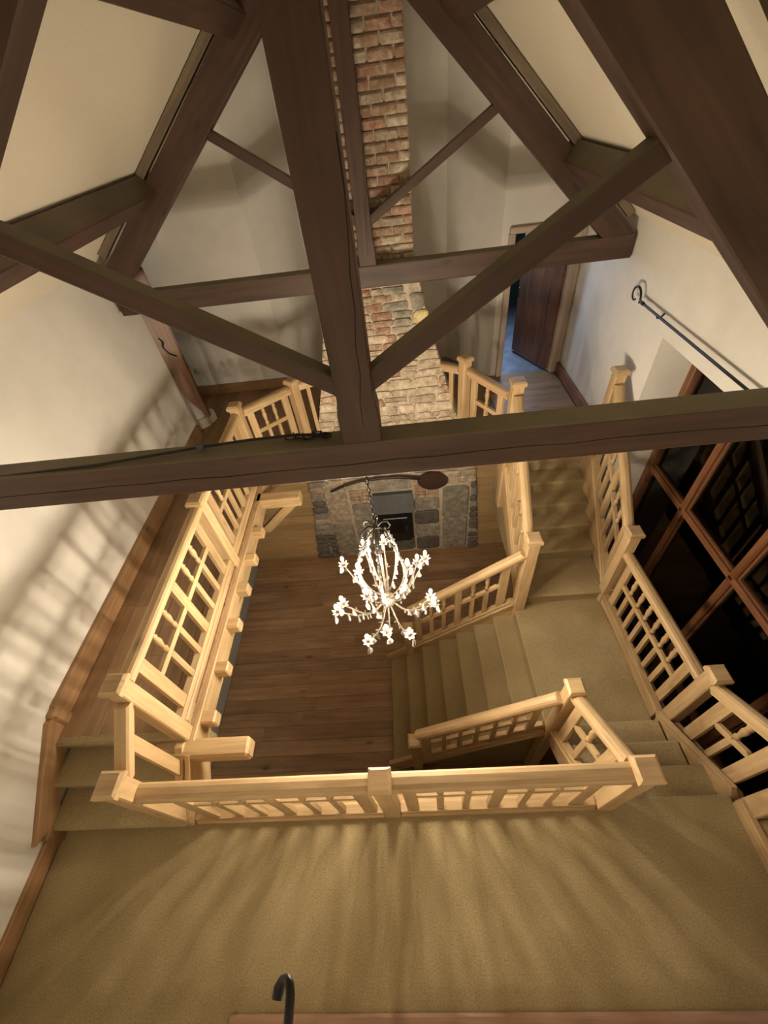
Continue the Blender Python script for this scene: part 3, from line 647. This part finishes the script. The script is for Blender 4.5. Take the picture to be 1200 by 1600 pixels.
# cable and slack chain lying on the nearer tie beam
zt = 2.775
cb = tube('cable', [(-2.4, 1.70, zt-0.03), (-1.6, 1.70, zt-0.005), (-1.05, 1.75, zt+0.01), (-0.8, 1.77, zt+0.012), (-0.56, 1.765, zt+0.02), (-0.37, 1.75, zt+0.015)], 0.007, M['cable'], None, 6)
tag(cb, 'thin black cable lying along the top of the nearer tie beam', 'cable')
cl = empty('cable_clip', (-1.05, 1.75, zt), 'small grey clip holding the cable on the nearer tie beam', 'clip')
box('clip_body', (-1.07, 1.735, zt), (-1.03, 1.765, zt+0.03), M['hood'], cl, 0.004)

# ------------------------------------------------------------------ chandelier
CX, CY = -0.225, 1.75
ch = empty('chandelier', (CX, CY, 1.2), 'lit ivory chandelier with candle bulbs and crystal drops on a chain', 'chandelier')
def link_me():
    bm = bmesh.new(); pts = []
    for k in range(12):
        a = 2*math.pi*k/12; pts.append(Vector((0.011*math.cos(a), 0, 0.021*math.sin(a))))
    pts.append(pts[0]); tube_bm(bm, pts, 0.0032, 5, False); me = me_from(bm, 'chain_link', True); me.materials.append(M['iron']); return me
LK = link_me()
z = 2.92; k = 0
while z > 2.13:  # chain
    o_ = link('chain_link', LK, None, ch); o_.location = Vector((CX, CY, z))-base(ch); o_.rotation_euler = (0, 0, (k % 2)*math.pi/2); z -= 0.034; k += 1
slack = empty('slack_chain', (-0.5, 1.75, zt), 'slack black chain lying on the nearer tie beam by the king post', 'chain')
for k in range(9):
    o_ = link('chain_link', LK, None, slack); o_.location = Vector((-0.58+k*0.024, 1.755+0.008*math.sin(k*1.3), zt+0.014))-base(slack); o_.rotation_euler = ((k % 2)*1.4, math.pi/2, 0.25*math.sin(k*2.1)); o_.scale = (1.3, 1.3, 1.2)
tube('stem', [(CX, CY, 2.13), (CX, CY, 0.95)], [0.009, 0.009], M['ivory'], ch, 8)
o_ = link('hub', lathe_me([(0.004, -0.11), (0.02, -0.09), (0.012, -0.06), (0.045, -0.03), (0.062, 0.0), (0.055, 0.035), (0.03, 0.055), (0.014, 0.065), (0.02, 0.09), (0.010, 0.11)], 14, 'hub'), M['ivory'], ch); o_.location = Vector((CX, CY, 1.20))-base(ch)
o_ = link('finial', lathe_me([(0.003, -0.16), (0.016, -0.13), (0.02, -0.10), (0.01, -0.07), (0.024, -0.04), (0.01, 0)], 10, 'finial'), M['ivory'], ch); o_.location = Vector((CX, CY, 0.97))-base(ch)
def crystal_me(s):
    bm = bmesh.new(); n = 6; r = 0.013*s; h = 0.05*s
    t = bm.verts.new((0, 0, 0)); b = bm.verts.new((0, 0, -h))
    m1 = [bm.verts.new((r*0.75*math.cos(2*math.pi*k/n), r*0.45*math.sin(2*math.pi*k/n), -h*0.35)) for k in range(n)]
    m2 = [bm.verts.new((r*math.cos(2*math.pi*k/n), r*0.55*math.sin(2*math.pi*k/n), -h*0.68)) for k in range(n)]
    for k in range(n):
        j = (k+1) % n; bm.faces.new((t, m1[k], m1[j])); bm.faces.new((m1[k], m2[k], m2[j], m1[j])); bm.faces.new((m2[k], b, m2[j]))
    bmesh.ops.recalc_face_normals(bm, faces=bm.faces); me = me_from(bm, 'crystal'); me.materials.append(M['crystal']); return me
CR = [crystal_me(1.1), crystal_me(1.6), crystal_me(2.0)]
BEAD = lathe_me([(0.002, -0.009), (0.0075, -0.005), (0.009, 0), (0.0075, 0.005), (0.002, 0.009)], 6, 'bead'); BEAD.materials.append(M['crystal'])
def crystal(p, s=1, par=None):
    bs = base(ch)+(par.location if par is not None else Vector((0, 0, 0))); par = par or ch
    b_ = link('crystal_bead', BEAD, None, par); b_.location = Vector(p)-bs
    o_ = link('crystal_drop', CR[s], None, par); o_.location = Vector(p)-bs-Vector((0, 0, 0.008)); o_.rotation_euler.z = rnd.uniform(0, 3.1)
BULBM = lathe_me([(0.006, 0), (0.010, 0.008), (0.0125, 0.018), (0.010, 0.030), (0.005, 0.041), (0.001, 0.048)], 8, 'bulb'); BULBM.materials.append(M['bulb'])
CAND = lathe_me([(0.010, -0.06), (0.010, 0)], 8, 'candle'); CAND.materials.append(M['ivory'])
def petal_cup():
    bm = bmesh.new()
    for k in range(7):
        a = 2*math.pi*k/7; d = Vector((math.cos(a), math.sin(a), 0)); s = Vector((-d.y, d.x, 0))
        pts = [d*0.008, d*0.024+s*0.012+Vector((0, 0, 0.002)), d*0.044+Vector((0, 0, 0.014)), d*0.024-s*0.012+Vector((0, 0, 0.002))]
        a1 = [bm.verts.new(p) for p in pts]; a2 = [bm.verts.new(p-Vector((0, 0, 0.003))) for p in pts]
        bm.faces.new(a1); bm.faces.new(list(reversed(a2)))
        for i in range(4): bm.faces.new((a1[i], a2[i], a2[(i+1) % 4], a1[(i+1) % 4]))
    me = me_from(bm, 'drip_cup'); me.materials.append(M['ivory']); return me
CUP = petal_cup()
def leaf_me():
    bm = bmesh.new(); pts = [Vector((0, 0, 0)), Vector((0.010, 0.006, 0.003)), Vector((0.024, 0, 0.006)), Vector((0.010, -0.006, 0.003))]
    a1 = [bm.verts.new(p) for p in pts]; a2 = [bm.verts.new(p-Vector((0, 0, 0.0022))) for p in pts]
    bm.faces.new(a1); bm.faces.new(list(reversed(a2)))
    for i in range(4): bm.faces.new((a1[i], a2[i], a2[(i+1) % 4], a1[(i+1) % 4]))
    me = me_from(bm, 'leaf'); me.materials.append(M['ivory']); return me
LEAF = leaf_me()
BP = [(0.321, 1.60, 118), (0.403, 1.50, 91), (0.42, 1.45, 143), (0.19, 1.62, 165), (0.19, 1.60, 22), (0.31, 1.50, 36), (0.42, 1.42, 41),
      (0.34, 1.50, -156), (0.395, 1.40, -159), (0.215, 1.65, -122), (0.35, 1.50, -22), (0.37, 1.40, -20), (0.355, 1.45, -90), (0.405, 1.38, -110), (0.385, 1.38, -66)]
for i, (r, zb, ang) in enumerate(BP):
    a = math.radians(ang); d = Vector((math.cos(a), math.sin(a), 0)); c = Vector((CX, CY, 0)); rr = random.Random(i)
    zb -= 0.03            # base of the bulb
    P_ = []
    for t in [j/10 for j in range(11)]:        # S-shaped arm: out of the hub, dips, rises to the cup
        x = 0.045+(r-0.045)*t
        zz = 1.20 + (zb-0.08-1.20)*(t**2.2) - 0.10*math.sin(math.pi*min(1, t*1.15))*(1-0.3*t)
        P_.append(c+d*x+Vector((0, 0, zz)))
    P_[-1] = c+d*r+Vector((0, 0, zb-0.06))
    arm = tube('arm', P_, [0.0075]*8+[0.0065, 0.006, 0.006], M['ivory'], ch, 7)
    bs = base(ch)+arm.location
    o_ = link('drip_cup', CUP, None, arm); o_.location = c+d*r+Vector((0, 0, zb-0.055))-bs; o_.rotation_euler.z = rr.uniform(0, 1)
    o_ = link('candle', CAND, None, arm); o_.location = c+d*r+Vector((0, 0, zb))-bs
    o_ = link('bulb', BULBM, None, arm); o_.location = c+d*r+Vector((0, 0, zb))-bs
    for j in (3, 5, 7, 9):
        o_ = link('leaf', LEAF, None, arm); o_.location = P_[j]-bs; o_.rotation_euler = (rr.uniform(-1, 1), rr.uniform(-1, 1), a+rr.choice((-1, 1))*1.3); o_.scale = (1.4, 1.4, 1.4)
    for j, s in ((4, 0), (6, 1), (8, 1)): crystal(P_[j]-Vector((0, 0, 0.014)), s, arm)
    s_ = Vector((-d.y, d.x, 0))
    crystal(c+d*(r+0.028)+s_*0.012+Vector((0, 0, zb-0.075)), 2, arm)
# (crown)
# crown scrolls and the strings of crystals falling from it to the arms
for k in range(6):
    a = 2*math.pi*k/6+0.4; d = Vector((math.cos(a), math.sin(a), 0)); c = Vector((CX, CY, 0))
    tube('crown_scroll', [c+d*0.008+Vector((0, 0, 2.06)), c+d*0.045+Vector((0, 0, 2.09)), c+d*0.085+Vector((0, 0, 2.07)), c+d*0.10+Vector((0, 0, 2.03)), c+d*0.085+Vector((0, 0, 2.005)), c+d*0.065+Vector((0, 0, 2.02))], [0.006, 0.006, 0.005, 0.005, 0.004, 0.003], M['iron'] if k % 2 else M['ivory'], ch, 6)
for k in range(5):
    a = 2*math.pi*k/5-0.35; d = Vector((math.cos(a), math.sin(a), 0)); c = Vector((CX, CY, 0)); pts = []
    for j in range(13):
        t = j/12; rad = 0.03+0.13*math.sin(math.pi*t)**0.8; zz = 2.03-0.75*t; pts.append(c+d*rad+Vector((0, 0, zz)))
    cw_ = tube('cage_wire', pts, 0.0045, M['ivory'], ch, 6)
    for j in range(1, 12): crystal(pts[j]+d*0.012, 1 if j % 2 else 0, cw_)

KS = 1.13        # the whole chandelier a little larger and farther, same hanging line
ch.location = (CX*KS, CY*KS, 4-(4-1.2)*KS); ch.scale = (KS, KS, KS)
hkx, hky = CX*KS, CY*KS
tube('ceiling_hook', [Vector(((hkx)/1.0, 1.80, 2.79)), Vector((hkx, 1.90, 2.82)), Vector((hkx, hky, 2.80)), Vector((hkx, hky+0.01, 2.77))], 0.008, M['iron'], slack)
# ------------------------------------------------------------------ chimney
YC = 4.87
YT = [(-2.16, 4.87), (0.1, 4.885), (2.35, 5.045), (6, 5.045)]        # front face leans back as it tapers
YF = lambda z: interp(YT, z)
def interp(tab, z):
    for (z0, v0), (z1, v1) in zip(tab, tab[1:]):
        if z <= z1: return v0+(v1-v0)*max(0, z-z0)/(z1-z0)
    return tab[-1][1]
TR = [(-2.16, 1.20), (-1.2, 1.14), (-0.18, 1.07), (0.2, 0.96), (0.75, 0.735), (1.42, 0.545), (2.0, 0.40), (2.42, 0.305), (2.75, 0.262), (5.3, 0.262)]
TL = [(-2.16, -1.80), (-0.87, -1.61), (-0.16, -1.56), (0.3, -1.38), (0.69, -1.19), (0.95, -1.105), (1.9, -0.86), (2.6, -0.74), (3.0, -0.70), (5.3, -0.70)]
chm = empty('chimney_breast', (-0.25, YC, ZF), 'tapering stone and brick chimney rising through the stairwell to the roof', 'chimney')
bm = bmesh.new(); rings = []
for z in [-2.16, -1.2, -0.87, -0.18, 0.1, 0.2, 0.75, 1.42, 2.0, 2.35, 2.42, 2.75, 3.2, 5.4]:
    l, r, y0 = interp(TL, z)*YF(z)/4.87+0.012, interp(TR, z)*YF(z)/4.87-0.012, YF(z)+0.022
    rings.append([bm.verts.new(Vector(p)-base(chm)) for p in ((l, y0, z), (r, y0, z), (r, 5.9, z), (l, 5.9, z))])
for i in range(len(rings)-1):
    for k in range(4): bm.faces.new((rings[i][k], rings[i][(k+1) % 4], rings[i+1][(k+1) % 4], rings[i+1][k]))
bm.faces.new(rings[-1]); bmesh.ops.recalc_face_normals(bm, faces=bm.faces)
link('mortar_core', me_from(bm, 'core'), M['mortar'], chm)
pieces = []
def piece(x0, x1, z0, z1, kind, out=0.0, rough=0.0, deep=0.0, left=None, right=None):
    pieces.append((x0, x1, z0, z1, kind, out, rough))
def stone_bm(bm, x0, x1, z0, z1, out, rough, r_, ofs):
    """stone with a worn 8-sided face; front at YC-out"""
    w_, h = x1-x0, z1-z0; j = lambda q: r_.uniform(-q, q)
    c = min(w_, h)*(0.10+0.14*rough)
    out8 = [(x0+c, z0), (x1-c, z0), (x1, z0+c), (x1, z1-c), (x1-c, z1), (x0+c, z1), (x0, z1-c), (x0, z0+c)]
    q = min(w_, h)*0.10*rough
    out8 = [(x+j(q), z+j(q)) for x, z in out8]
    cx, cz = (x0+x1)/2, (z0+z1)/2; b = 0.010+0.010*rough; s = 1-2*b/max(0.03, min(w_, h))
    f0 = [bm.verts.new(Vector((x, YF(z)+0.05, z))-ofs) for x, z in out8]
    f1 = [bm.verts.new(Vector((x, YF(z)-out+0.008, z))-ofs) for x, z in out8]
    sx = 1-2*b/w_; sz = 1-2*b/h
    f2 = [bm.verts.new(Vector((cx+(x-cx)*sx, YF(z)-out-0.004+j(0.004)*rough, cz+(z-cz)*sz))-ofs) for x, z in out8]
    n = 8
    for k in range(n):
        m1 = (k+1) % n
        bm.faces.new((f0[k], f0[m1], f1[m1], f1[k])); bm.faces.new((f1[k], f1[m1], f2[m1], f2[k]))
    ce = bm.verts.new(Vector((cx, YF(cz)-out-0.006-0.006*rough, cz))-ofs)
    for k in range(n): bm.faces.new((f2[k], f2[(k+1) % n], ce))
rc = random.Random(11)
FP = (-0.98, 0.50, -2.16, -0.30)      # fireplace infill
PR = (0.55, 0.98, -2.1, -0.55)        # tall dark pier slab right
z = ZF+0.0
row = 0
while z < 5.25:
    if z < 0.2: h = rc.uniform(0.11, 0.17)
    elif z < 1.75: h = rc.uniform(0.095, 0.14)
    elif z < 2.5: h = rc.uniform(0.075, 0.10)
    else: h = 0.082
    xl, xr = interp(TL, z+h/2)*YF(z)/4.87, interp(TR, z+h/2)*YF(z)/4.87
    segs = [(xl, xr)]
    if 1.80 < z+h/2 < 2.44: segs = [(xl, min(xr-0.19, 0.2))]
    if z+h/2 < FP[3]:
        segs = [(xl, FP[0]-0.02), (0.52, xr)]
        if z+h/2 < PR[3]: segs = [(xl, -1.36), (1.0, xr)]
    for a_, b_ in segs:
        x = a_+ (0 if row % 2 else 0); first = True
        while x < b_-0.02:
            if z > 2.5: L_ = 0.225 if not (first and row % 2) else 0.115
            elif z > 1.6: L_ = rc.choice((0.12, 0.2, 0.22, 0.26))
            else: L_ = rc.uniform(0.16, 0.40)
            if z < 1.6 and (first or b_-x < 0.5) : L_ = rc.uniform(0.2, 0.34)
            e = x+L_
            if b_-e < 0.08: e = b_
            e = min(e, b_)
            edge = first or e >= b_-1e-6
            if z > 2.5: kd = rc.choice(('red', 'brown', 'brown', 'cream', 'buff', 'red', 'brown'))
            elif z > 1.6: kd = rc.choice(('red', 'red', 'brown', 'buff', 'cream', 'buff')) if not edge else rc.choice(('buff', 'buff', 'grey'))
            elif z > 0.3: kd = rc.choice(('buff', 'cream', 'buff', 'buff', 'brown', 'cream'))
            elif z > -0.6: kd = rc.choice(('buff', 'grey', 'buff', 'brown', 'buff'))
            else: kd = rc.choice(('buff', 'grey', 'grey', 'buff', 'buff')) if not edge else rc.choice(('dark', 'grey', 'buff', 'dark'))
            g = 0.006 if z > 1.6 else 0.008; v_ = rc.random()
            if z < 2.4 and h > 0.085 and v_ < 0.22 and not edge:      # two thin stones in place of one
                zc = z+h*rc.uniform(0.4, 0.6)
                piece(x+g, e-g, z+g, zc-g*0.6, kd, rc.uniform(0.0, 0.018), 0.8); piece(x+g, e-g, zc+g*0.6, z+h-g, rc.choice(('buff', 'brown', 'cream')), rc.uniform(0.0, 0.018), 0.8)
            elif z < 1.7 and v_ > 0.8 and e-x > 0.24 and not edge:     # a small filler beside a stone
                xc = x+(e-x)*0.68
                piece(x+g, xc-g*0.6, z+g*0.6, z+h-g*0.6, kd, rc.uniform(0.0, 0.02), 0.9); piece(xc+g*0.6, e-g, z+g*1.5, z+h-g*1.5, 'buff', 0.004, 1.0)
            else: piece(x+g, e-g, z+g, z+h-g, kd, rc.uniform(0.0, 0.018), 0.35 if z > 2.5 else 0.9)
            x = e; first = False
    z += h; row += 1
# three large quoins high on the right edge
for z0, z1, kd in ((1.80, 1.97, 'yellow'), (1.97, 2.12, 'yellow'), (2.12, 2.31, 'grey'), (2.31, 2.44, 'buff')):
    xe = interp(TR, (z0+z1)/2)*YF(2.1)/4.87; piece(max(xe-0.19, 0.205) if z0 > 2.1 else xe-0.17, xe, z0+0.006, z1-0.006, kd, 0.012, 0.7)
    if z0 < 2.1: piece(0.205, xe-0.18, z0+0.006, z1-0.006, 'buff', 0.006, 0.6)
# pier slabs and infill round the stove
def slab(x0, x1, z0, z1, kd, out=0.012): piece(x0+0.006, x1-0.006, z0+0.006, z1-0.006, kd, out, 0.15)
slab(0.55, 0.98, -2.1, -1.30, 'grey', 0.02); slab(0.55, 0.98, -1.30, -0.58, 'grey', 0.02)
slab(-1.36, -1.0, -2.1, -1.25, 'grey', 0.02); slab(-1.36, -1.0, -1.25, -0.72, 'buff', 0.02); slab(-1.36, -1.0, -0.72, -0.30, 'buff', 0.02)
for zz in (-2.1, -1.75, -1.42): 
    slab(0.08, 0.50, zz, zz+0.33, rc.choice(('grey', 'dark'))); slab(-0.96, -0.58, zz, zz+0.33, 'grey')
slab(0.08, 0.50, -1.08, -0.80, 'grey'); slab(-0.96, -0.58, -1.08, -0.80, 'grey')
for i in range(4):
    for q in (-0.96, -0.77): slab(q, q+0.185, -0.79+i*0.075, -0.72+i*0.075, 'brown', 0.005)
    for q in (0.10, 0.30): slab(q, q+0.195, -0.79+i*0.075, -0.72+i*0.075, 'brown', 0.005)
slab(-0.98, -0.60, -0.49, -0.32, 'buff'); slab(-0.58, 0.05, -0.56, -0.32, 'grey'); slab(0.07, 0.50, -0.49, -0.32, 'buff')
slab(-0.56, 0.06, -2.1, -1.70, 'dark', 0.0)
def vis(p):
    c_ = Vector(((p[0]+p[1])/2, YC, (p[2]+p[3])/2))-Vector((0, 0, 4)); a = (p[1]-p[0])*(p[3]-p[2]); return a*abs(c_.y)/c_.length**3
pieces.sort(key=vis, reverse=True)
for i, (x0, x1, z0, z1, kd, out, ro) in enumerate(pieces[:298]):
    ofs = Vector(((x0+x1)/2, YF((z0+z1)/2), (z0+z1)/2)); bm = bmesh.new(); stone_bm(bm, x0, x1, z0, z1, out, ro, rc, ofs)
    bmesh.ops.recalc_face_normals(bm, faces=bm.faces)
    o_ = link('brick' if kd in ('red', 'brown', 'cream') else 'stone', me_from(bm, 'stone'), ST[kd], chm); o_.location = ofs-base(chm)
bm = bmesh.new(); names = list(ST)
for (x0, x1, z0, z1, kd, out, ro) in pieces[298:]:
    n0 = len(bm.faces); stone_bm(bm, x0, x1, z0, z1, out, ro, rc, base(chm)); bm.faces.ensure_lookup_table()
    for f in bm.faces[n0:]: f.material_index = names.index(kd)
bmesh.ops.recalc_face_normals(bm, faces=bm.faces)
o_ = link('small_masonry', me_from(bm, 'small_masonry'), None, chm); o_['kind'] = 'stuff'
for n_ in names: o_.data.materials.append(ST[n_])
# stove and lead hood
sv = empty('stove', (-0.24, YC-0.16, -1.64), 'black wood-burning stove set in the chimney breast behind the chandelier', 'stove')
boxes('body', [((-0.54, YC-0.16, -1.58), (0.04, YC+0.02, -0.90))], M['stove'], sv, bev=0.012)
sd = boxes('door', [((-0.46, YC-0.185, -1.48), (-0.04, YC-0.155, -1.02))], M['stove'], sv, bev=0.01)
g_ = boxes('door_glass', [((-0.39, YC-0.190, -1.41), (-0.11, YC-0.184, -1.09))], M['glass'], sv); g_.parent = sd
boxes('plinth', [((-0.50, YC-0.14, -1.66), (0.0, YC+0.02, -1.57))], M['stove'], sv, bev=0.006)
g_ = tube('door_handle', [(-0.07, YC-0.20, -1.3), (-0.07, YC-0.215, -1.25), (-0.07, YC-0.20, -1.2)], 0.008, M['ivory'], sv); g_.parent = sd
bm = bmesh.new(); v = [bm.verts.new(Vector(p)-base(sv)) for p in ((-0.60, YC-0.20, -0.89), (0.08, YC-0.20, -0.89), (0.08, YC+0.02, -0.89), (-0.60, YC+0.02, -0.89), (-0.58, YC-0.05, -0.60), (0.06, YC-0.05, -0.60), (0.06, YC+0.02, -0.60), (-0.58, YC+0.02, -0.60))]
for f in ((0, 3, 2, 1), (4, 5, 6, 7), (0, 1, 5, 4), (1, 2, 6, 5), (2, 3, 7, 6), (3, 0, 4, 7)): bm.faces.new([v[i] for i in f])
link('hood', me_from(bm, 'hood'), M['hood'], sv)
# baker's peel on the chimney
pl = empty('bread_peel', (-0.3, YC-0.05, -0.3), 'long dark wooden baker\'s peel hanging across the chimney breast', 'peel')
ypl = YC-0.055
tube('handle', [(-1.22, ypl, -0.42), (-0.98, ypl, -0.31), (-0.72, ypl, -0.245), (-0.4, ypl, -0.225), (-0.1, ypl, -0.235), (0.20, ypl, -0.30)], [0.018, 0.021, 0.022, 0.023, 0.025, 0.03], M['rust'], pl, 8)
bm = bmesh.new(); nn = 24; f_ = []; b2 = []
for k in range(nn):
    a = 2*math.pi*k/nn; x = 0.225*math.cos(a); zz = 0.175*math.sin(a)*(1-0.12*math.cos(a))
    if math.cos(a) < -0.75: zz *= 0.8; x *= 1.12
    rx, rz = x*math.cos(-0.12)-zz*math.sin(-0.12), x*math.sin(-0.12)+zz*math.cos(-0.12)
    f_.append(bm.verts.new((rx, -0.012, rz))); b2.append(bm.verts.new((rx, 0.012, rz)))
bm.faces.new(f_); bm.faces.new(list(reversed(b2)))
for k in range(nn): bm.faces.new((f_[k], b2[k], b2[(k+1) % nn], f_[(k+1) % nn]))
bmesh.ops.recalc_face_normals(bm, faces=bm.faces)
bl = link('blade', me_from(bm, 'blade'), M['rust'], pl); bl.location = Vector((0.405, ypl, -0.375))-base(pl)

# ------------------------------------------------------------------ iron pole over the window, iron hook below the camera
pp = empty('curtain_pole', (2.455, 3.2, 2.222), 'black wrought iron curtain pole with a scroll end on the right wall', 'curtain pole')
tube('pole', [(2.455, 4.28, 2.222), (2.455, 0.6, 2.222)], 0.012, M['iron'], pp, 10)
sc_pts = [(2.455, 4.28, 2.222), (2.455, 4.34, 2.227)]
for k in range(19):
    t = k/18; a = -0.3 + t*5.6; r = 0.115*(1-0.72*t)
    sc_pts.append((2.455, 4.46+r*math.cos(math.pi-a*1.0)*1.0, 2.236+r*math.sin(a)))
tube('scroll', sc_pts, [0.012]*3+[0.011]*8+[0.009]*(len(sc_pts)-11), M['iron'], pp, 8)
tube('collar', [(2.455, 4.30, 2.222), (2.455, 4.27, 2.222)], 0.018, M['iron'], pp, 10)
for y in (3.98, 1.2):
    tube('bracket', [(2.455, y, 2.212), (2.458, y, 2.20), (2.48, y, 2.195), (2.50, y, 2.21), (2.522, y, 2.235)], 0.008, M['iron'], pp, 8)
hk = empty('iron_hook', (-0.3, -0.5, 2.9), 'dark curled iron hook sticking up at the bottom of the view', 'hook')
hz = 2.93
tube('hook_bar', [(-0.300, -0.56, 2.53), (-0.290, -0.36, 2.72), (-0.281, -0.22, 2.86), (-0.275, -0.15, 2.915), (-0.272, -0.118, 2.93), (-0.272, -0.100, 2.932), (-0.276, -0.088, 2.928), (-0.284, -0.082, 2.918), (-0.294, -0.085, 2.908), (-0.301, -0.095, 2.902), (-0.303, -0.108, 2.902)],
     [0.009, 0.009, 0.0088, 0.0086, 0.0084, 0.0082, 0.0078, 0.0075, 0.0085, 0.0105, 0.0095], M['iron'], hk, 12)
